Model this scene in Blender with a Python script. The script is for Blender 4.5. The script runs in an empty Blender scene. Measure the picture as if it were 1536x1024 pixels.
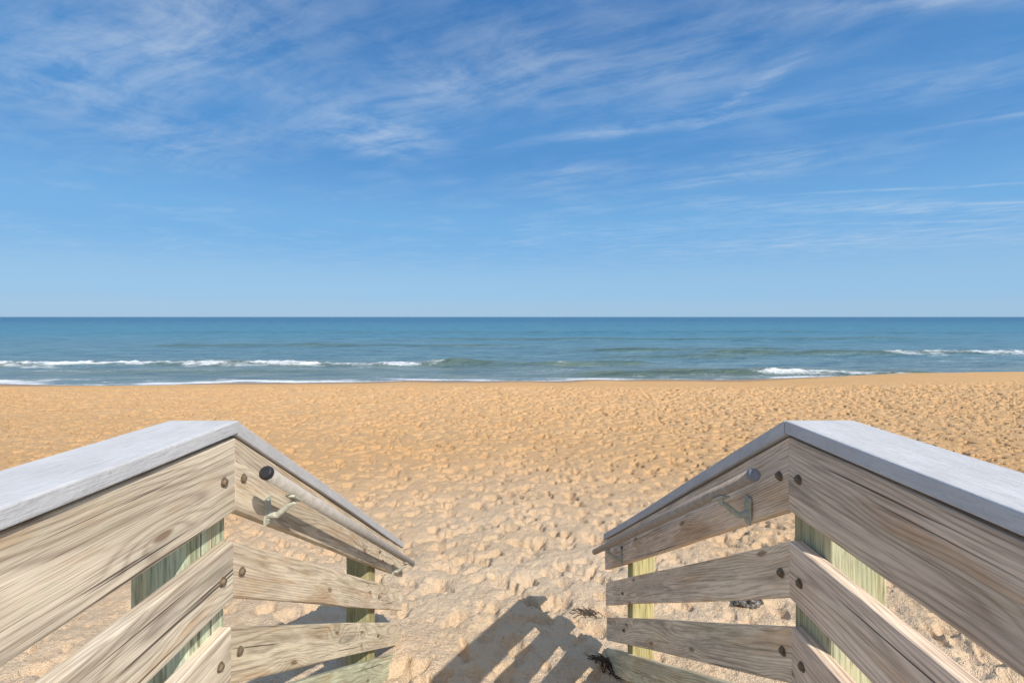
import bpy, bmesh, math, random
import numpy as np
from mathutils import Vector, Matrix
random.seed(7); rng = np.random.default_rng(7)
C = bpy.context.scene.collection
ZC = 5.6

# ---------------------------------------------------------------- node helpers
class NT:
    def __init__(s, nt): s.t = nt; s.n = nt.nodes; s.l = nt.links
    def node(s, typ, **kw):
        n = s.n.new(typ)
        for k, v in kw.items(): setattr(n, k, v)
        return n
    def put(s, sock, v):
        if v is None: return
        if isinstance(v, bpy.types.NodeSocket): s.l.new(v, sock)
        else:
            if isinstance(v, (tuple, list)) and len(v) == 3 and sock.type == 'RGBA': v = (*v, 1)
            sock.default_value = v
    def m(s, op, a, b=None, c=None, clamp=False):
        n = s.node('ShaderNodeMath', operation=op); n.use_clamp = clamp
        s.put(n.inputs[0], a); s.put(n.inputs[1], b); s.put(n.inputs[2], c)
        return n.outputs[0]
    def sep(s, v):
        n = s.node('ShaderNodeSeparateXYZ'); s.put(n.inputs[0], v); return n.outputs
    def comb(s, x, y, z):
        n = s.node('ShaderNodeCombineXYZ')
        for i, q in enumerate((x, y, z)): s.put(n.inputs[i], q)
        return n.outputs[0]
    def noise(s, vec, scale, detail=2, rough=.5, dist=0, out=0):
        n = s.node('ShaderNodeTexNoise'); s.put(n.inputs['Vector'], vec)
        n.inputs['Scale'].default_value = scale; n.inputs['Detail'].default_value = detail
        n.inputs['Roughness'].default_value = rough; n.inputs['Distortion'].default_value = dist
        return n.outputs[out]
    def ss(s, v, a, b, lo=0., hi=1.):
        n = s.node('ShaderNodeMapRange', interpolation_type='SMOOTHSTEP')
        s.put(n.inputs[0], v); n.inputs[1].default_value = a; n.inputs[2].default_value = b
        n.inputs[3].default_value = lo; n.inputs[4].default_value = hi
        return n.outputs[0]
    def mix(s, f, a, b, mode='MIX'):
        n = s.node('ShaderNodeMix', data_type='RGBA', blend_type=mode)
        s.put(n.inputs[0], f); s.put(n.inputs[6], a); s.put(n.inputs[7], b)
        return n.outputs[2]
    def bump(s, h, strength, dist, nrm=None):
        n = s.node('ShaderNodeBump'); n.inputs['Strength'].default_value = strength
        n.inputs['Distance'].default_value = dist; s.put(n.inputs['Height'], h); s.put(n.inputs['Normal'], nrm)
        return n.outputs[0]

def new_mat(name):
    m = bpy.data.materials.new(name); m.use_nodes = True
    g = NT(m.node_tree); g.n.clear()
    out = g.node('ShaderNodeOutputMaterial'); b = g.node('ShaderNodeBsdfPrincipled')
    g.l.new(b.outputs[0], out.inputs[0])
    return m, g, b

def wood_mat(name, c_light, c_mid, c_dark, spacing=.009, ring_amt=.50, green=(.42, .42, .28), green_amt=.3, crack=.85, rust=.55, post=False):
    m, g, b = new_mat(name)
    a = g.node('ShaderNodeAttribute', attribute_name='bc')
    s, v, w = g.sep(a.outputs['Vector'])
    wob = g.noise(g.comb(g.m('MULTIPLY', s, .9), g.m('MULTIPLY', v, 3.0), g.m('MULTIPLY', w, 3.0)), 1.0, 2, .5, 0, 1)
    wx, wy, wz = g.sep(wob)
    v2 = g.m('ADD', v, g.m('MULTIPLY', g.m('SUBTRACT', wx, .5), .11))
    w2 = g.m('ADD', w, g.m('MULTIPLY', g.m('SUBTRACT', wy, .5), .11))
    vo = g.node('ShaderNodeTexVoronoi', voronoi_dimensions='2D')
    g.put(vo.inputs['Vector'], g.comb(g.m('MULTIPLY', s, 1.9), g.m('MULTIPLY', v, 6.5), 0.)); vo.inputs['Scale'].default_value = 1
    kd = vo.outputs['Distance']
    seln = g.sep(vo.outputs['Color'])[0]
    swirl = g.m('MULTIPLY', g.ss(kd, .0, .34, 1, 0), g.ss(seln, .35, .5))
    r = g.m('SQRT', g.m('ADD', g.m('POWER', g.m('ABSOLUTE', v2), 2), g.m('POWER', g.m('ABSOLUTE', g.m('ADD', w2, .05)), 2)))
    r = g.m('ADD', r, g.m('MULTIPLY', swirl, .02))
    fib2 = g.noise(g.comb(g.m('MULTIPLY', s, 1.6), g.m('MULTIPLY', v, 75), g.m('MULTIPLY', w, 75)), 1, 3, .6)
    r = g.m('ADD', r, g.m('MULTIPLY', fib2, .006))
    ring = g.m('ADD', g.m('MULTIPLY', g.m('SINE', g.m('MULTIPLY', r, 6.2832/spacing)), .5), .5)
    ring = g.m('POWER', ring, 3.2)
    fib = g.noise(g.comb(g.m('MULTIPLY', s, 7), g.m('MULTIPLY', v, 230), g.m('MULTIPLY', w, 230)), 1, 2, .65)
    blot = g.noise(g.comb(g.m('MULTIPLY', s, 2.2), g.m('MULTIPLY', v, 11), g.m('MULTIPLY', w, 11)), 1, 4, .65, 0, 1)
    b1, b2, b3 = g.sep(blot)
    col = g.mix(g.ss(b1, .38, .62), c_light, c_mid)
    col = g.mix(g.m('MULTIPLY', g.ss(b2, .5, .70), green_amt), col, green)
    col = g.mix(g.ss(b3, .52, .68, 0, rust), col, (.54, .345, .18))
    col = g.mix(g.ss(b3, .28, .46, .62, 0), col, tuple(q*f for q, f in zip(c_mid, (.54, .57, .62))))
    col = g.mix(g.ss(b2, .24, .42, .45, 0), col, tuple(q*f for q, f in zip(c_mid, (.70, .74, .82))))
    rvar = g.ss(b1, .3, .65, .6, 1.)
    col = g.mix(g.m('MULTIPLY', g.m('MULTIPLY', ring, rvar), ring_amt), col, c_dark)
    col = g.mix(g.ss(fib, .48, .76, 0, .58), col, c_dark)
    col = g.mix(g.ss(fib2, .53, .74, 0, .6), col, c_dark)
    col = g.mix(g.ss(fib2, .22, .42, .45, 0), col, tuple(min(.85, q*1.3) for q in c_light))
    crk = g.noise(g.comb(g.m('MULTIPLY', s, .9), g.m('MULTIPLY', v, 75), g.m('MULTIPLY', w, 75)), 1, 2, .55)
    crk = g.ss(crk, .68, .72)
    col = g.mix(g.m('MULTIPLY', crk, crack), col, (.06, .045, .035))
    knot = g.m('MULTIPLY', g.ss(kd, .035, .08, 1, 0), g.ss(seln, .5, .6))
    col = g.mix(g.m('MULTIPLY', knot, .75), col, (.17, .10, .06))
    if post:
        sp = g.noise(g.comb(g.m('MULTIPLY', s, 6), g.m('MULTIPLY', v, 70), g.m('MULTIPLY', w, 70)), 1, 3, .7)
        col = g.mix(g.ss(sp, .53, .67, 0, .7), col, (.18, .165, .10))
        col = g.mix(g.ss(sp, .28, .42, .4, 0), col, (.68, .68, .54))
    oi = g.node('ShaderNodeObjectInfo')
    col = g.mix(1., col, oi.outputs['Color'], 'MULTIPLY')
    g.put(b.inputs['Base Color'], col); b.inputs['Roughness'].default_value = .85
    b.inputs['Specular IOR Level'].default_value = .2
    h = g.m('ADD', g.m('MULTIPLY', fib2, -.6), g.m('MULTIPLY', fib, -.8))
    h = g.m('SUBTRACT', h, g.m('MULTIPLY', crk, 1.5))
    g.put(b.inputs['Normal'], g.bump(h, .8, .0026))
    return m

M = {}
M['board'] = wood_mat('weathered_board', (.77, .68, .555), (.60, .52, .42), (.22, .165, .12))
M['post'] = wood_mat('treated_post', (.60, .62, .47), (.47, .50, .37), (.14, .13, .085), spacing=.014, ring_amt=.3, green=(.46, .45, .26), green_amt=.4, crack=.95, rust=.35, post=True)

def cap_mat():
    m, g, b = new_mat('grey_cap')
    a = g.node('ShaderNodeAttribute', attribute_name='bc'); s, v, w = g.sep(a.outputs['Vector'])
    f = g.noise(g.comb(g.m('MULTIPLY', s, 22), g.m('MULTIPLY', v, 210), g.m('MULTIPLY', w, 210)), 1, 2, .65)
    st = g.noise(g.comb(g.m('MULTIPLY', s, 2.2), g.m('MULTIPLY', v, 70), g.m('MULTIPLY', w, 70)), 1, 2, .55)
    bl = g.noise(g.comb(g.m('MULTIPLY', s, 6), g.m('MULTIPLY', v, 12), g.m('MULTIPLY', w, 12)), 1, 4, .65)
    col = g.mix(g.ss(bl, .3, .7), (.565, .56, .56), (.49, .485, .485))
    col = g.mix(g.ss(f, .45, .75, 0, .4), col, (.34, .335, .33))
    col = g.mix(g.ss(st, .55, .7, 0, .22), col, (.36, .35, .34))
    sp = g.noise(a.outputs['Vector'], 80, 3, .6)
    col = g.mix(g.ss(sp, .60, .74, 0, .4), col, (.34, .315, .275))
    oi = g.node('ShaderNodeObjectInfo')
    col = g.mix(1., col, oi.outputs['Color'], 'MULTIPLY')
    g.put(b.inputs['Base Color'], col); b.inputs['Roughness'].default_value = .9
    b.inputs['Specular IOR Level'].default_value = .12
    g.put(b.inputs['Normal'], g.bump(g.m('ADD', f, sp), .6, .002))
    return m
M['cap'] = cap_mat()

def simple_mat(name, c1, c2, scale, rough=.6, metal=0., bump=.1):
    m, g, b = new_mat(name)
    tc = g.node('ShaderNodeTexCoord')
    n = g.noise(tc.outputs['Object'], scale, 4, .65)
    g.put(b.inputs['Base Color'], g.mix(g.ss(n, .35, .68), c1, c2))
    b.inputs['Roughness'].default_value = rough; b.inputs['Metallic'].default_value = metal
    b.inputs['Specular IOR Level'].default_value = .25
    g.put(b.inputs['Normal'], g.bump(n, bump, .003))
    return m
M['tube'] = simple_mat('painted_tube', (.44, .40, .355), (.34, .31, .27), 40, .75)
M['tube_tan'] = simple_mat('painted_tube_tan', (.46, .37, .29), (.38, .30, .23), 40, .8)
M['endcap'] = simple_mat('black_plastic', (.02, .02, .024), (.035, .035, .04), 60, .45)
M['endcap_grey'] = simple_mat('grey_plastic', (.25, .25, .27), (.19, .19, .205), 60, .6)
M['bracket'] = simple_mat('bracket_metal', (.50, .49, .40), (.38, .37, .30), 60, .6)
M['bolt'] = simple_mat('rusty_bolt', (.25, .18, .12), (.12, .09, .06), 120, .65, .3, .4)
M['weed'] = simple_mat('dry_seaweed', (.10, .07, .045), (.05, .036, .025), 60, .8)
M['lump'] = simple_mat('dark_lump', (.03, .03, .03), (.30, .28, .26), 38, .8, 0, .6)

# ---------------------------------------------------------------- object helpers
def tag(o, label=None, cat=None, group=None, kind=None):
    if label: o['label'] = label
    if cat: o['category'] = cat
    if group: o['group'] = group
    if kind: o['kind'] = kind
    return o
def empty(name, loc, label, cat):
    o = bpy.data.objects.new(name, None); C.objects.link(o); o.location = loc
    o.empty_display_size = .2
    return tag(o, label, cat)
def link(name, verts, faces, mat, parent=None, bc=None, smooth=False, tint=None):
    me = bpy.data.meshes.new(name); me.from_pydata([tuple(v) for v in verts], [], faces); me.update()
    bm = bmesh.new(); bm.from_mesh(me); bmesh.ops.recalc_face_normals(bm, faces=bm.faces); bm.to_mesh(me); bm.free()
    if bc is not None:
        at = me.attributes.new('bc', 'FLOAT_VECTOR', 'POINT'); at.data.foreach_set('vector', np.array(bc, dtype=np.float32).ravel())
    if smooth: me.polygons.foreach_set('use_smooth', [True]*len(me.polygons))
    me.materials.append(mat)
    o = bpy.data.objects.new(name, me); C.objects.link(o)
    if tint: o.color = (*tint, 1)
    if parent:
        o.parent = parent
        if parent.parent is None: o.location = -parent.location
    return o

def prism(name, path, sect, mat, parent, n=14, mode='board', r=.005, tint=(1, 1, 1), warp=.002, vertical=False):
    """path(t)->(x,y,z) for t in 0..1; sect=(x0,x1,z0,z1) offsets; rounded section swept along path"""
    x0, x1, z0, z1 = sect
    sec = []
    for (cx, cz, a0) in ((x1-r, z1-r, 0), (x0+r, z1-r, 90), (x0+r, z0+r, 180), (x1-r, z0+r, 270)):
        for k in range(3):
            a = math.radians(a0+45*k); sec.append((cx+r*math.cos(a), cz+r*math.sin(a)))
    ns = len(sec); V = []; B = []; F = []
    off = (random.uniform(-40, 40), random.uniform(-.05, .05), random.uniform(-.01, .05))
    ph = [random.uniform(0, 6.28) for _ in range(4)]
    P = [Vector(path(i/(n-1))) for i in range(n)]
    s = 0
    for i in range(n):
        if i: s += (P[i]-P[i-1]).length
        dx = warp*math.sin(s*2.3+ph[0]); dz = warp*math.sin(s*3.1+ph[1])
        for (a, c) in sec:
            if vertical: V.append((P[i].x+a+dx, P[i].y+c+dz, P[i].z))
            else: V.append((P[i].x+a+dx, P[i].y, P[i].z+c+dz))
            cx = (x0+x1)/2; cz = (z0+z1)/2
            if mode == 'board': B.append((s+off[0], c-cz+off[1], a-cx+off[2]))
            else: B.append((s+off[0], a-cx+off[1], c-cz+off[2]))
    for i in range(n-1):
        for k in range(ns):
            k2 = (k+1) % ns
            F.append((i*ns+k, i*ns+k2, (i+1)*ns+k2, (i+1)*ns+k))
    F.append(tuple(range(ns))); F.append(tuple((n-1)*ns+k for k in range(ns)))
    return link(name, V, F, mat, parent, B, False, tint)

def sweep(V, F, pts, radii, seg=10, capends=True):
    pts = [Vector(p) for p in pts]; base = len(V)
    for i, p in enumerate(pts):
        d = (pts[min(i+1, len(pts)-1)]-pts[max(i-1, 0)]).normalized()
        u = d.cross(Vector((0, 0, 1)));
        if u.length < .01: u = d.cross(Vector((1, 0, 0)))
        u.normalize(); w = d.cross(u).normalized()
        for k in range(seg):
            a = 2*math.pi*k/seg
            V.append(p+(u*math.cos(a)+w*math.sin(a))*radii[i])
    for i in range(len(pts)-1):
        for k in range(seg):
            k2 = (k+1) % seg
            F.append((base+i*seg+k, base+i*seg+k2, base+(i+1)*seg+k2, base+(i+1)*seg+k))
    if capends:
        F.append(tuple(base+k for k in range(seg))); F.append(tuple(base+(len(pts)-1)*seg+k for k in range(seg)))
def obox(V, F, c, ax, ay, az):
    b = len(V); c = Vector(c)
    for sx in (-1, 1):
        for sy in (-1, 1):
            for sz in (-1, 1): V.append(c+ax*sx+ay*sy+az*sz)
    for f in ((0, 1, 3, 2), (4, 6, 7, 5), (0, 4, 5, 1), (2, 3, 7, 6), (0, 2, 6, 4), (1, 5, 7, 3)): F.append(tuple(b+i for i in f))

def bolt(p, nx, parent, r=.0132):
    """washer with a domed head; nx is the direction (+1/-1 in x) it faces"""
    V = []; F = []; p = Vector(p); seg = 14
    prof = [(r, 0), (r, .003), (r*.72, .0035), (r*.70, .008), (r*.5, .0108), (.003, .0120)]
    for i, (rr, h) in enumerate(prof):
        for k in range(seg):
            a = 2*math.pi*k/seg
            V.append(p+Vector((nx*h, rr*math.cos(a), rr*math.sin(a))))
    for i in range(len(prof)-1):
        for k in range(seg):
            k2 = (k+1) % seg; F.append((i*seg+k, i*seg+k2, (i+1)*seg+k2, (i+1)*seg+k))
    F.append(tuple((len(prof)-1)*seg+k for k in range(seg)))
    return link('bolt', V, F, M['bolt'], parent)

# ---------------------------------------------------------------- noise and ground
def vnoise(x, y, seed=0):
    xi = np.floor(x).astype(np.int64); yi = np.floor(y).astype(np.int64)
    fx = x-xi; fy = y-yi
    fx = fx*fx*fx*(fx*(fx*6-15)+10); fy = fy*fy*fy*(fy*(fy*6-15)+10)
    def h(a, b):
        n = (a*374761393+b*668265263+seed*1274126177) & 0xffffffff
        n = ((n ^ (n >> 13))*1274126177) & 0xffffffff
        n = (n ^ (n >> 16)) & 0xffff
        return n/32767.5-1
    return (h(xi, yi)*(1-fx)+h(xi+1, yi)*fx)*(1-fy)+(h(xi, yi+1)*(1-fx)+h(xi+1, yi+1)*fx)*fy
def fbm(x, y, o, seed=0):
    r = 0; a = 1; f = 1
    for i in range(o): r = r+a*vnoise(x*f, y*f, seed+i*17); a *= .5; f *= 2.03
    return r
def sst(x, a, b):
    t = np.clip((x-a)/(b-a), 0, 1); return t*t*(3-2*t)
PY = [-8, 0, 2, 3.5, 5, 10, 18, 26, 31, 36, 44, 60, 90]
PZ = [-2.0, -2.15, -2.22, -2.30, -2.46, -3.0, -3.6, -4.10, -4.42, -4.85, -5.62, -7.2, -10]
def sand_base(X, Y):
    z = np.interp(Y, PY, PZ)
    z = z+.75*sst(X, 17, 34)*np.exp(-((Y-37)/8)**2) - .22*sst(-X, 6, 34)*np.exp(-((Y-40)/8)**2)
    z = z+.05*vnoise(X*.13, Y*.2, 5)*sst(Y, 4, 12)
    z = z+(.11*vnoise(X*.09+4, Y*.05, 8)+.05*vnoise(X*.33+4, Y*.1, 12))*sst(Y, 33, 40)
    return z
def grid_mesh(name, X, Y, Z, mat, attrs={}):
    nr, nc = X.shape
    me = bpy.data.meshes.new(name)
    co = np.stack([X, Y, Z], -1).reshape(-1, 3).astype(np.float32)
    idx = np.arange(nr*nc).reshape(nr, nc)
    q = np.stack([idx[:-1, :-1], idx[:-1, 1:], idx[1:, 1:], idx[1:, :-1]], -1).reshape(-1, 4)
    me.vertices.add(len(co)); me.vertices.foreach_set('co', co.ravel())
    me.loops.add(q.size); me.loops.foreach_set('vertex_index', q.ravel().astype(np.int32))
    me.polygons.add(len(q)); me.polygons.foreach_set('loop_start', np.arange(0, q.size, 4, dtype=np.int32))
    me.polygons.foreach_set('use_smooth', np.ones(len(q), dtype=bool))
    me.update(calc_edges=True)
    for k, a in attrs.items():
        at = me.attributes.new(k, 'FLOAT', 'POINT'); at.data.foreach_set('value', a.ravel().astype(np.float32))
    me.materials.append(mat)
    o = bpy.data.objects.new(name, me); C.objects.link(o); return o

# sand
rr = .0036; K = 1.5; Y0 = 1.0
ny = int(math.log((50+K)/(Y0+K))/rr)
Yr = np.concatenate([np.linspace(-9, .97, 50), (Y0+K)*np.exp(rr*np.arange(ny))-K])
NB = 50
uc = np.linspace(-1.22, 1.22, 1400)
ux = 1.22*np.exp(np.linspace(.02, 2.4, 50))
U = np.concatenate([-ux[::-1], uc, ux])
Wd = np.maximum(Yr+K, Y0+K)
X = U[None, :]*Wd[:, None]; Y = np.repeat(Yr[:, None], len(U), 1)
Z = sand_base(X, Y)
rough = 1-sst(Y+1.2*vnoise(X*.15, Y*.1, 77), 29, 34)*.92
nearf = 1-sst(Y, 8, 16)
Z += rough*(.03*fbm(X*.9, Y*.9, 2, 3)+.014*fbm(X*3.2, Y*3.2, 3, 9))
Z += rough*nearf*(.008*fbm(X*11, Y*11, 4, 21))
D = np.full_like(Z, .014); D2 = np.zeros_like(Z)
ln0 = math.log(Y0+K)
wobx = .6*fbm(X*8, Y*8, 3, 55); woby = .6*fbm(X*8+50, Y*8, 3, 56)
def patch(fx, fy, R):
    i0 = NB+int((math.log(max(fy-R, Y0+.01)+K)-ln0)/rr); i1 = NB+int((math.log(fy+R+K)-ln0)/rr)+2
    i1 = min(i1, len(Yr))
    ul = (fx-R)/(fy+K); uh = (fx+R)/(fy+K); mar = R*abs(fx)/(fy+K)**2
    j0 = np.searchsorted(U, ul-mar); j1 = np.searchsorted(U, uh+mar)
    return i0, i1, j0, j1
amax = 33.
for cnt in range(25000):
    fy = math.sqrt(random.uniform((1.2+K)**2, (amax+K)**2))-K
    fx = random.uniform(-1.2, 1.2)*(fy+K)
    if fy > 29 and random.random() < (fy-29)/4.5: continue
    far = min(1, fy/14); far2 = max(0, min(1, (fy-11)/12))
    i0, i1, j0, j1 = patch(fx, fy, .29*(1+.4*far2))
    if j1-j0 < 2 or i1-i0 < 2: continue
    px = X[i0:i1, j0:j1]-fx; py = Y[i0:i1, j0:j1]-fy
    a = random.gauss(0, .8) if random.random() < .6 else random.uniform(0, 3.14)
    ca, sa = math.cos(a), math.sin(a)
    sz = random.uniform(.5, 1.1)
    L = .13*sz*(1+.35*far2); W = .07*sz*random.uniform(.8, 1.3)*(1+.2*far)*(1+.3*far2); dep = random.uniform(.4, 1.)*.068*sz*(1+.95*far)*(1+.4*far2)
    p = (px*sa+py*ca)/L+wobx[i0:i1, j0:j1]*.7; q = (px*ca-py*sa)/W+woby[i0:i1, j0:j1]*.9
    d2 = p*p+q*q
    cup = dep*(d2-1)*(1+.15*p)
    # cups meet in sharp crests, the way trampled dry sand does
    D[i0:i1, j0:j1] = np.minimum(D[i0:i1, j0:j1], np.where(d2 < 2.6, cup, 1))
# small crumbly pits close to the stairs
for cnt in range(13000):
    fy = math.sqrt(random.uniform((1.4+K)**2, (11+K)**2))-K
    fx = random.uniform(-1.15, 1.15)*(fy+K)
    i0, i1, j0, j1 = patch(fx, fy, .075)
    if j1-j0 < 2 or i1-i0 < 2: continue
    px = X[i0:i1, j0:j1]-fx; py = Y[i0:i1, j0:j1]-fy
    r_ = random.uniform(.02, .045)
    d2 = (px*px+py*py)/(r_*r_)+wobx[i0:i1, j0:j1]*.8
    D2[i0:i1, j0:j1] -= random.uniform(.2, .55)*r_*np.clip(1-d2, 0, 1.2)
Z += (D+D2)*rough

def sand_mat():
    m, g, b = new_mat('beach_sand')
    geo = g.node('ShaderNodeNewGeometry'); P = geo.outputs['Position']; x, y, z = g.sep(P)
    n1 = g.noise(P, .6, 3, .6); n2 = g.noise(P, 9, 3, .65); n3 = g.noise(P, 170, 1, .6); n4 = g.noise(P, 38, 3, .65)
    near = (.75, .58, .405); mid = (.68, .415, .20); far = (.66, .385, .165)
    yy = g.m('ADD', y, g.m('MULTIPLY', g.m('ABSOLUTE', x), .6))
    col = g.mix(g.ss(yy, 3.5, 13), near, mid); col = g.mix(g.ss(y, 26, 36), col, far)
    col = g.mix(g.ss(n1, .35, .7, 0, .4), col, (.66, .45, .255))
    col = g.mix(g.ss(n2, .5, .75, 0, .35), col, (.50, .31, .155))
    col = g.mix(g.ss(n3, .5, .8, 0, .5), col, (.36, .235, .13))
    dk = g.m('MULTIPLY', g.ss(n4, .63, .72), g.ss(n1, .40, .6))
    col = g.mix(g.m('MULTIPLY', dk, .75), col, (.11, .075, .05))
    wet = g.ss(g.m('ADD', z, g.m('MULTIPLY', n1, .3)), .75, .35)
    col = g.mix(g.m('MULTIPLY', wet, .8), col, (.30, .185, .095))
    g.put(b.inputs['Base Color'], col)
    g.put(b.inputs['Roughness'], g.ss(wet, 0, 1, .95, .4)); b.inputs['Specular IOR Level'].default_value = .12
    h = g.m('ADD', g.m('MULTIPLY', n4, 1.), g.m('MULTIPLY', n3, .5))
    g.put(b.inputs['Normal'], g.bump(h, .95, .03))
    return m
M['sand'] = sand_mat()
beach = grid_mesh('sand_beach', X, Y, Z, M['sand'], {})
tag(beach, 'orange tan sandy beach covered in footprints', 'beach', kind='structure')
def sand_z(x, y):
    i = int(np.argmin(np.abs(Yr-y))); j = int(np.argmin(np.abs(X[i]-x))); return float(Z[i, j])

# sea
SL = -5.6
Ys = np.concatenate([np.arange(38, 82, .17), 82*np.exp(np.linspace(.003, math.log(25000/82), 330))])
us = np.linspace(-1.3, 1.3, 860); uo = 1.3*np.exp(np.linspace(.03, 2.2, 40))
Us = np.concatenate([-uo[::-1], us, uo])
SX = Us[None, :]*Ys[:, None]; SY = np.repeat(Ys[:, None], len(Us), 1)
depth = SL-sand_base(SX, SY)
calm = sst(depth, .1, 1.2)
H = calm*(.09*fbm(SX/9, SY/3.2, 3, 40)+.045*fbm(SX/1.6, SY/.9, 2, 45))
H += calm*sst(SY, 60, 140)*.16*fbm(SX/40, SY/11, 2, 50)
fade = 1-sst(SY, 600, 3000); H *= fade
foam = np.zeros_like(SX); face = np.zeros_like(SX)
fn = fbm(SX/2.2, SY/.8, 4, 60); fn2 = fbm(SX/6., SY/1.6, 4, 70); fn3 = fbm(SX/.6, SY/.9, 3, 77)
def wave(yc, hgt, xa, xb, xe, fa, fb, ramp=6, front=1.3, back=3.6, flen=3.5, seed=0, fk=1.):
    """swell between xa..xb with foam between fa..fb"""
    global H, foam, face
    c = yc+1.2*vnoise(SX*.045+seed, SX*0, seed)+.5*vnoise(SX*.2+seed, SX*0, seed+1)
    env = sst(SX, xa, xa+xe)*(1-sst(SX, xb-xe, xb))
    hh = hgt*env*(1+.25*vnoise(SX*.15, SX*0, seed+3))
    d = SY-c
    prof = np.where(d < 0, np.exp(-(d/front)**2), np.exp(-(d/back)**2))
    fe = sst(SX, fa, fa+ramp)*(1-sst(SX, fb-ramp, fb))*(1.+.15*vnoise(SX*.17+9, SX*0, seed+6))
    H += hh*prof*(1+.20*fe*fn3*np.exp(-(d/1.8)**2))
    face = np.maximum(face, np.clip(hh/.5, 0, 1)*np.exp(-((d+.5)/1.3)**2))
    fl = flen*(1+.4*vnoise(SX*.3, SX*0, seed+9))
    band = np.where(d > 0, np.exp(-(d/.6)**2), np.exp(-np.abs(d/fl)**2.4))
    foam = np.maximum(foam, fk*fe*band*(np.clip(.84+.5*fn, 0, 1)))
    trail = np.where(d < 0, 0, np.exp(-(d/6.)**2))
    foam = np.maximum(foam, .45*fe*trail*np.clip(fn2*1.2-.1, 0, 1))
    fr = np.where(d > 0, 0, np.exp(-((d+flen*1.3)/(flen*1.3))**2))
    foam = np.maximum(foam, .6*fe*fr*np.clip(fn2*1.2+.1, 0, 1))
wave(56.8, .42, -90, -2, 8, -110, -7.5, 3, 1.3, 4, 1.5, 3)
wave(58.5, .34, -12, 18, 5, 3, 7, 2, 1.4, 3.5, .5, 5, .6)
wave(47.4, .55, 1, 46, 9, 20.5, 40., 5, 1.25, 3.2, 1.2, 8)
wave(73, .60, 20, 130, 14, 49, 130, 9, 1.8, 5, 2.0, 12, .97)
wave(80, .5, 4, 50, 10, 200, 210, 4, 2, 5, 1, 14)
wave(66, .38, 6, 34, 8, 200, 210, 4, 1.8, 4, 1, 15)
wave(92, .5, -80, 10, 20, 200, 210, 4, 2, 6, 1, 16)
wave(118, .55, -40, 120, 30, 200, 210, 4, 3, 8, 1, 18)
wave(170, .6, -160, 200, 60, 300, 310, 4, 4, 10, 1, 19)
wave(51, .18, -60, -8, 15, -50, -20, 12, 1.6, 4, .4, 21, .4)
sw = (depth+H)
edge = np.exp(-((sw-.05-.05*fn2)/.08)**2)
foam = np.maximum(foam, edge*np.clip(.85+.5*fn2, 0, 1))
foam = np.maximum(foam, .7*(1-sst(sw, .10, .7))*np.clip(fn*1.3-.25, 0, 1))
foam = np.maximum(foam, (1-sst(SY, 62, 80))*np.clip(fn2*1.1-.72, 0, .45))
H = np.where(depth < 0, 0, H*np.clip(depth/.5, 0.15, 1))
def sea_mat():
    m, g, b = new_mat('sea_water')
    geo = g.node('ShaderNodeNewGeometry'); P = geo.outputs['Position']; x, y, z = g.sep(P)
    fo = g.node('ShaderNodeAttribute', attribute_name='foam').outputs['Fac']
    fa = g.node('ShaderNodeAttribute', attribute_name='face').outputs['Fac']
    ly = g.m('LOGARITHM', g.m('MAXIMUM', y, 1.), 10.)
    streak = g.noise(g.comb(g.m('MULTIPLY', x, .012), g.m('MULTIPLY', y, .05), 0.), 1, 3, .6)
    st2 = g.noise(g.comb(g.m('MULTIPLY', x, .12), g.m('MULTIPLY', y, .35), 0.), 1, 4, .7)
    lys = g.m('ADD', ly, g.m('MULTIPLY', g.m('SUBTRACT', streak, .5), .3))
    col = g.mix(g.ss(lys, 1.66, 1.85), (.20, .245, .235), (.135, .23, .265))
    col = g.mix(g.ss(lys, 1.85, 2.35), col, (.06, .205, .285))
    col = g.mix(g.ss(lys, 2.3, 3.0), col, (.010, .09, .18))
    col = g.mix(g.ss(st2, .35, .65, .5, 0), col, (.03, .095, .12))
    col = g.mix(g.m('MULTIPLY', fa, .75), col, (.08, .115, .065))
    fine = g.noise(g.comb(x, g.m('MULTIPLY', y, .6), z), 2.6, 4, .75)
    fm = g.ss(g.m('ADD', fo, g.m('MULTIPLY', g.m('SUBTRACT', fine, .5), .9)), .24, 1.0)
    col = g.mix(fm, col, (.70, .72, .74))
    g.put(b.inputs['Base Color'], col)
    g.put(b.inputs['Roughness'], g.ss(fm, 0, 1, .25, .8)); b.inputs['IOR'].default_value = 1.33
    b.inputs['Specular IOR Level'].default_value = .3
    w1 = g.noise(g.comb(g.m('MULTIPLY', x, .45), y, 0.), 1.1, 4, .7)
    w2 = g.noise(g.comb(g.m('MULTIPLY', x, .35), y, 0.), .22, 3, .6)
    h = g.m('ADD', w1, g.m('MULTIPLY', w2, 3.))
    g.put(b.inputs['Normal'], g.bump(h, .9, .7))
    return m
M['sea'] = sea_mat()
sea = grid_mesh('sea', SX, SY, H+SL, M['sea'], {'foam': foam, 'face': face})
tag(sea, 'blue green sea with small breaking waves', 'sea', kind='structure')

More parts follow.
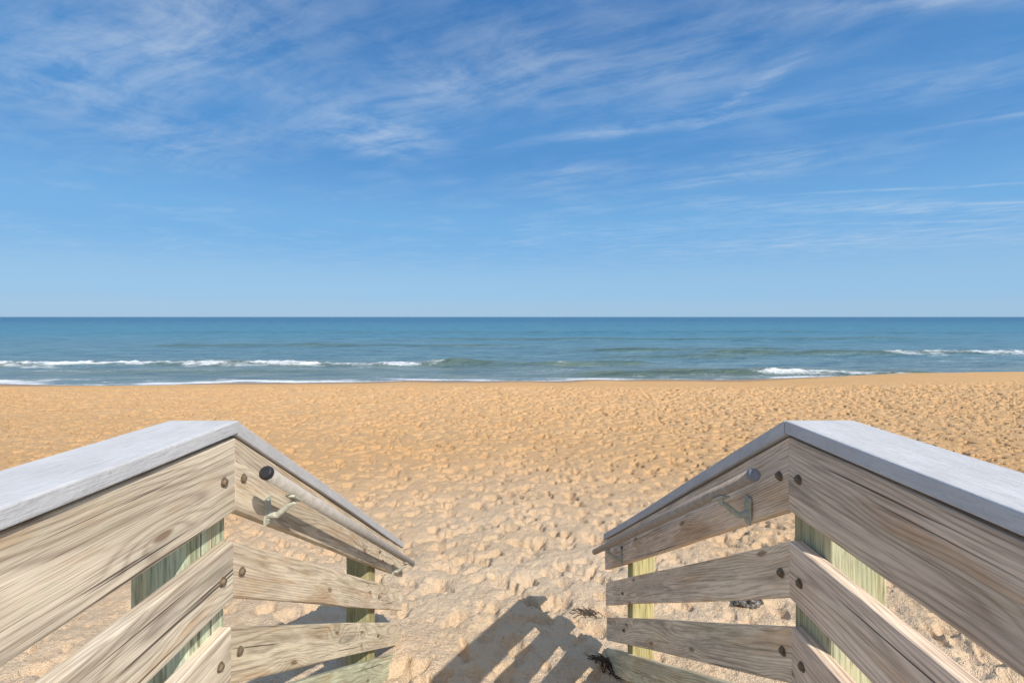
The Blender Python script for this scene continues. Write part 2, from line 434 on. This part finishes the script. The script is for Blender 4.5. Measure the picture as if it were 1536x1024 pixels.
# ---------------------------------------------------------------- railings
D0 = 1.36
def railing(side, Xin, dx, sl, tend, post_near, post_far_t, tube, br, label, tints, ptints):
    sg = side           # -1 left, +1 right ; outward direction
    root = empty('wooden_railing', (sg*.85, 2.3, sand_z(sg*.95, 2.3)), label, 'railing')
    T = .038
    def xs(a, b):
        lo, hi = sg*a, sg*b
        return (min(lo, hi), max(lo, hi))
    yb = -1.3
    deck = lambda t: (sg*Xin, yb+(D0-.0015-yb)*t, 0)
    def stair(t): q = .0015+(tend-.0015)*t; return (sg*Xin+dx*q, D0+q, -sl*q)
    def stairb(e):
        def f(t): q = .0015+(tend+e-.0015)*t; return (sg*Xin+dx*q, D0+q, -sl*q)
        return f
    prism('cap_rail', deck, (*xs(-.010, .182), -.320, -.284), M['cap'], root, 24, 'cap', .004, (1, 1, 1), .0018)
    prism('cap_rail', stair, (*xs(-.010, .182), -.325, -.284), M['cap'], root, 20, 'cap', .004, (1, .98, .96), .0018)
    rows = [(-.533, -.330, 0), (-.775, -.617, -.004), (-1.012, -.851, -.01), (-1.225, -1.062, -.012)]
    k = 0
    for (z0, z1, inset) in rows:
        o = prism('rail_board', deck, (*xs(.0-inset, T-inset), z0, z1), M['board'], root, 22, 'board', .005, tints[k % len(tints)]); k += 1
        zb = (z0+z1)/2+random.uniform(-.012, .012)
        if z0 > -1.1: bolt((sg*(Xin-inset), D0-.052, zb), -sg, o)
        o = prism('rail_board', stairb(random.uniform(-.04, .02)), (*xs(.0-inset, T-inset), z0+.002, z1-.001), M['board'], root, 20, 'board', .005, tints[k % len(tints)]); k += 1
        if z0 > -1.1: bolt((sg*(Xin-inset)+dx*.035, D0+.04, zb-.02), -sg, o)
        if z0 > -1.1:
            q = post_far_t+.07
            bolt((sg*(Xin-inset)+dx*q, D0+q, zb-sl*q), -sg, o, .010)
    pz = lambda x, y, top: (lambda t: (x, y, top+(-2.9-top)*t))
    px = sg*(Xin+T+.0015)
    a, b2 = (px, px+sg*.145)
    prism('post', pz(0, 0, -.3235), (min(a, b2), max(a, b2), post_near[0], post_near[1]), M['post'], root, 16, 'cap', .008, ptints[0], .003, True)
    q = post_far_t
    px = sg*(Xin+T+.002)+dx*q
    if sg < 0: px -= abs(dx)*.15
    a, b2 = (px, px+sg*.13)
    prism('post', pz(0, 0, -.334-sl*(q+.15)), (min(a, b2), max(a, b2), D0+q, D0+q+.13), M['post'], root, 14, 'cap', .008, ptints[1], .003, True)
    (P0, P1) = (Vector(tube[0]), Vector(tube[1])); d = (P1-P0).normalized()
    V = []; F = []; R = .0175
    sweep(V, F, [P0, P0.lerp(P1, .5), P1-d*.006, P1], [R, R, R, R*.8], 22)
    hr = link('handrail', V, F, M['tube'] if sg < 0 else M['tube_tan'], root, smooth=False)
    hr.data.polygons.foreach_set('use_smooth', [len(p.vertices) == 4 for p in hr.data.polygons])
    V = []; F = []
    e_ = 1.08 if sg < 0 else 1.03
    sweep(V, F, [P0-d*.012, P0-d*.010, P0-d*.004, P0+d*.004], [R*.75, R*.92, R*e_, R*e_], 22)
    link('end_cap', V, F, M['endcap'] if sg < 0 else M['endcap_grey'], hr)
    for bt in br:
        V = []; F = []
        tp = P0+(P1-P0)*((bt-(P0.y-D0))/(P1.y-P0.y))
        bx = sg*Xin+dx*bt
        upn = Vector((0, -d.z, d.y)).normalized()
        along = d
        pc = Vector((bx-sg*.004, tp.y-.012, tp.z-.055))
        obox(V, F, pc, Vector((.0035, 0, 0)), Vector((0, .017, 0)), Vector((0, 0, .042)))
        bot = tp-upn*(R+.006)
        sweep(V, F, [pc+Vector((-sg*.002, 0, -.012)), pc+Vector((-sg*.03, .002, -.016)), bot+Vector((sg*.014, 0, -.018)), bot+Vector((0, 0, -.010)), bot+Vector((0, 0, .003))],
              [.012, .010, .009, .009, .010], 10)
        obox(V, F, bot+upn*.002, Vector((.014, 0, 0)), along*.034, upn*.003)
        for e in (-1, 1): sweep(V, F, [pc+Vector((0, 0, e*.028)), pc+Vector((-sg*.008, 0, e*.028))], [.007, .005], 8)
        link('bracket', V, F, M['bracket'], hr)
    return root

Lt = [(1.04, 1.0, .93), (1.06, .99, .88), (1.0, .98, .93), (1.1, 1.03, .91), (1.05, 1.0, .94), (1.1, 1.05, .92), (1, 1, .9), (.95, 1.05, .88)]
Rt = [(1.06, .94, .87), (1.22, 1.09, 1.0), (1.24, 1.11, 1.04), (1.32, 1.20, 1.08), (1.22, 1.09, 1.01), (1.3, 1.2, 1.07), (1, 1, .9), (1.2, 1.2, 1.0)]
railing(-1, .787, -.024, .612, 2.17, (1.23, 1.385), 1.46, ((-.700, 1.363, -.431), (-.750, 3.45, -1.725)), (.19, 1.87),
        'weathered wooden railing with sunlit boards and black-tipped handrail, left of the sandy path', Lt, [(1.1, 1.15, 1.08), (.85, .74, .52)])
railing(1, .740, -.078, .595, 2.02, (1.24, 1.405), 1.53, ((.650, 1.374, -.440), (.499, 3.305, -1.574)), (.21, 1.62),
        'weathered wooden railing with shaded pinkish grey boards and grey-tipped handrail, right of the sandy path', Rt, [(.95, .92, .82), (.95, .85, .58)])

# deck and buried stairs behind the bottom of the frame
V = []; F = []; B = []
ex, ey, ez = Vector((1, 0, 0)), Vector((0, 1, 0)), Vector((0, 0, 1))
for k in range(19):
    y = -1.3+.143*k
    obox(V, F, (-.02, y+.07, -1.37), ex*.80, ey*.068, ez*.019)
for xx in (-.72, -.02, .68): obox(V, F, (xx, 0.02, -1.47), ex*.019, ey*1.3, ez*.078)
for k in range(8):
    obox(V, F, (-.02, D0+.15+.285*k, -1.37-.177*(k+1)), ex*.74, ey*.14, ez*.019)
B = [(v.x*1.0, v.y, v.z) for v in V]
o = link('boardwalk', V, F, M['board'], None, B); tag(o, 'wooden boardwalk deck and steps half buried in sand', 'boardwalk', kind='structure')

# ---------------------------------------------------------------- small debris on the sand
def weed(x, y, n, spread, label, name='seaweed_clump'):
    z = sand_z(x, y); V = []; F = []
    for i in range(n):
        a = random.uniform(0, 6.28); p = Vector((random.uniform(-.004, .004), random.uniform(-.004, .004), 0)); pts = []
        lift = random.uniform(.0, .004); st = spread*random.uniform(.05, .18)
        for k in range(8):
            pts.append(Vector((p.x, p.y, sand_z(x+p.x, y+p.y)-z+.003+lift*math.sin(k*1.1))))
            a += random.gauss(0, 1.4); p = p+Vector((math.cos(a)*1.3, math.sin(a), 0))*st
        r0 = random.uniform(.002, .0046)
        sweep(V, F, pts, [r0*1.5, r0*1.1, r0, r0, r0*.9, r0*.8, r0*.6, r0*.3], 5)
    o = link(name, V, F, M['weed']); o.location = (x, y, z); tag(o, label, 'seaweed')
def ground_at(px, py):
    """walk a sight line down to the sand"""
    u = (px-780)/740; v = (475-py)/740; y = 1.5
    while y < 45 and v*y > float(sand_base(np.array(u*y), np.array(y))): y += .02
    return u*y, y
x, y = ground_at(880, 926); weed(x, y, 40, .17, 'tangle of dark dry seaweed on the sand beside the end of the right railing')
x, y = ground_at(906, 996); weed(x, y, 34, .15, 'small dark seaweed tangle at the bottom of the right railing boards')
x, y = ground_at(1120, 906)
bm = bmesh.new(); bmesh.ops.create_icosphere(bm, subdivisions=4, radius=.11)
for v in bm.verts:
    n = float(fbm(np.array(v.co.x*18+3), np.array(v.co.y*18+v.co.z*13), 3, 91)); v.co *= 1+.28*n; v.co.z *= .65
me = bpy.data.meshes.new('stone'); bm.to_mesh(me); bm.free(); me.materials.append(M['lump'])
o = bpy.data.objects.new('stone', me); C.objects.link(o); o.location = (x, y, sand_z(x, y)+.035)
tag(o, 'dark mottled stone on the sand seen between the right stair boards', 'stone')

# ---------------------------------------------------------------- world, sun, camera
sd = Vector((.65, -.88, 1.0)).normalized()
el = math.asin(sd.z); rot = math.atan2(sd.x, sd.y)
w = bpy.data.worlds.new('World'); bpy.context.scene.world = w; w.use_nodes = True
g = NT(w.node_tree); g.n.clear()
out = g.node('ShaderNodeOutputWorld'); bg = g.node('ShaderNodeBackground'); g.l.new(bg.outputs[0], out.inputs[0])
sky = g.node('ShaderNodeTexSky', sky_type='NISHITA'); sky.sun_disc = False; sky.sun_elevation = el; sky.sun_rotation = rot
sky.air_density = 1.0; sky.dust_density = .6; sky.ozone_density = 2.0
tc = g.node('ShaderNodeTexCoord'); dxx, dyy, dzz = g.sep(tc.outputs['Generated'])
dz = g.m('MAXIMUM', dzz, .02)
px = g.m('DIVIDE', dxx, dz); py = g.m('DIVIDE', dyy, dz)
a = g.m('SUBTRACT', g.m('MULTIPLY', px, .86), g.m('MULTIPLY', py, .5)); b = g.m('ADD', g.m('MULTIPLY', px, .5), g.m('MULTIPLY', py, .86))
wob = g.sep(g.noise(g.comb(a, b, 0.), 1.3, 2, .5, 0, 1))
b2 = g.m('ADD', b, g.m('MULTIPLY', g.m('SUBTRACT', wob[0], .5), .34)); a2 = g.m('ADD', a, g.m('MULTIPLY', g.m('SUBTRACT', wob[1], .5), .5))
b3 = g.m('ADD', b, g.m('MULTIPLY', g.m('SUBTRACT', wob[0], .5), .14))
strk = g.noise(g.comb(g.m('MULTIPLY', a2, 1.4), g.m('MULTIPLY', b2, 7.), 0.), 1, 5, .62)
strk2 = g.noise(g.comb(g.m('MULTIPLY', a2, 3.0), g.m('MULTIPLY', b2, 3.4), 3.), 1, 5, .66)
tex = g.ss(g.m('ADD', g.m('MULTIPLY', strk, .45), g.m('MULTIPLY', strk2, .55)), .32, .70)
tot = g.m('ADD', g.m('MULTIPLY', g.ss(wob[2], .42, .68), .2), .04)
def streak(a0, b0, la, lb, k, tilt=0., bb=None):
    global tot
    da = g.m('DIVIDE', g.m('SUBTRACT', a, a0), la)
    bc = g.m('SUBTRACT', bb or b2, b0)
    if tilt: bc = g.m('SUBTRACT', bc, g.m('MULTIPLY', g.m('SUBTRACT', a, a0), tilt))
    db = g.m('DIVIDE', bc, lb)
    e = g.m('EXPONENT', g.m('MULTIPLY', g.m('ADD', g.m('MULTIPLY', da, da), g.m('MULTIPLY', db, db)), -1.))
    tot = g.m('ADD', tot, g.m('MULTIPLY', e, k))
for s in ((-.8, 2.55, .55, .09, .65, .1, b3), (-.25, 2.42, .22, .09, .65, -1.1, b3), (-1.2, 1.62, .9, .38, .44), (-.5, 2.1, .55, .28, .34), (-2.05, 1.95, .28, .34, .62),
          (-2.5, .8, .9, .36, .58), (-3.0, 1.5, .6, .35, .38), (-1.7, .95, .6, .25, .35), (.35, 2.0, .4, .07, .5, .4), (.6, 2.7, .7, .22, .36), (-.46, 3.8, .55, .2, .5), (-.3, 3.4, .6, .14, .4),
          (.5, 5.5, 1.5, .35, .5, .6), (.7, 8.0, 3., 1.3, .5, .3), (-1.5, 3.1, .4, .2, .3), (-2.3, 5.6, 1.2, .4, .25)):
    streak(*s)
cl = g.m('MULTIPLY', tot, tex)
tot = 0.
streak(1.3, 3.34, .6, .035, .42, 0, b3); streak(.8, 4.87, .8, .045, .45, .32, b3); streak(1.6, 5.9, .9, .06, .38, .5, b3); streak(1.2, 6.7, 1.2, .08, .26, .45, b3)
cl = g.m('ADD', cl, g.m('MULTIPLY', tot, g.ss(strk2, .25, .6)))
cl = g.m('MULTIPLY', cl, g.ss(dzz, .03, .14))
cl = g.m('MINIMUM', g.m('MULTIPLY', cl, .68), .6)
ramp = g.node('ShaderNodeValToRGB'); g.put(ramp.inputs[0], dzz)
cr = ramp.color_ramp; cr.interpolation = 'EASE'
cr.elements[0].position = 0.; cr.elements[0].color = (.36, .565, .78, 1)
cr.elements[1].position = 1.; cr.elements[1].color = (.36, .52, .80, 1)  # zenith brightened above the frame as added fill for the shaded wood
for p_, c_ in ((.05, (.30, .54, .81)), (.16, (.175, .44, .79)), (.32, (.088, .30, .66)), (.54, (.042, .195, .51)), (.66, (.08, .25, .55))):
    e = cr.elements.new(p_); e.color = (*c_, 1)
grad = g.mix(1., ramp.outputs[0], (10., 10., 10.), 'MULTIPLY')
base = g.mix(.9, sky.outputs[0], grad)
# brightness added on the sun's side of the sky, behind the camera, to fill shadows
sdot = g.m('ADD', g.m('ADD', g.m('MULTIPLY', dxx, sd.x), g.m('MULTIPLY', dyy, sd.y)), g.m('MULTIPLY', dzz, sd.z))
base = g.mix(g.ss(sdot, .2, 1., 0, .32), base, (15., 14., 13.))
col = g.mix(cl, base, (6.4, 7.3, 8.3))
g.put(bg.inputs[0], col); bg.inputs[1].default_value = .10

L = bpy.data.lights.new('sun', 'SUN'); L.energy = 4.8; L.angle = math.radians(.5); L.color = (1, .945, .86)
lo = bpy.data.objects.new('sun', L); C.objects.link(lo); lo.rotation_euler = sd.to_track_quat('Z', 'Y').to_euler()
cam = bpy.data.cameras.new('camera'); co = bpy.data.objects.new('camera', cam); C.objects.link(co)
cam.sensor_width = 36; cam.lens = 740/1536*36; cam.shift_x = -12/1536; cam.shift_y = -37/1536
cam.clip_start = .05; cam.clip_end = 60000
co.rotation_euler = (math.radians(90), 0, 0)
bpy.context.scene.camera = co
for o in bpy.context.scene.objects:
    if o.parent is None: o.location.z += ZC
sc = bpy.context.scene
sc.view_settings.view_transform = 'Standard'; sc.view_settings.look = 'None'; sc.view_settings.exposure = 0
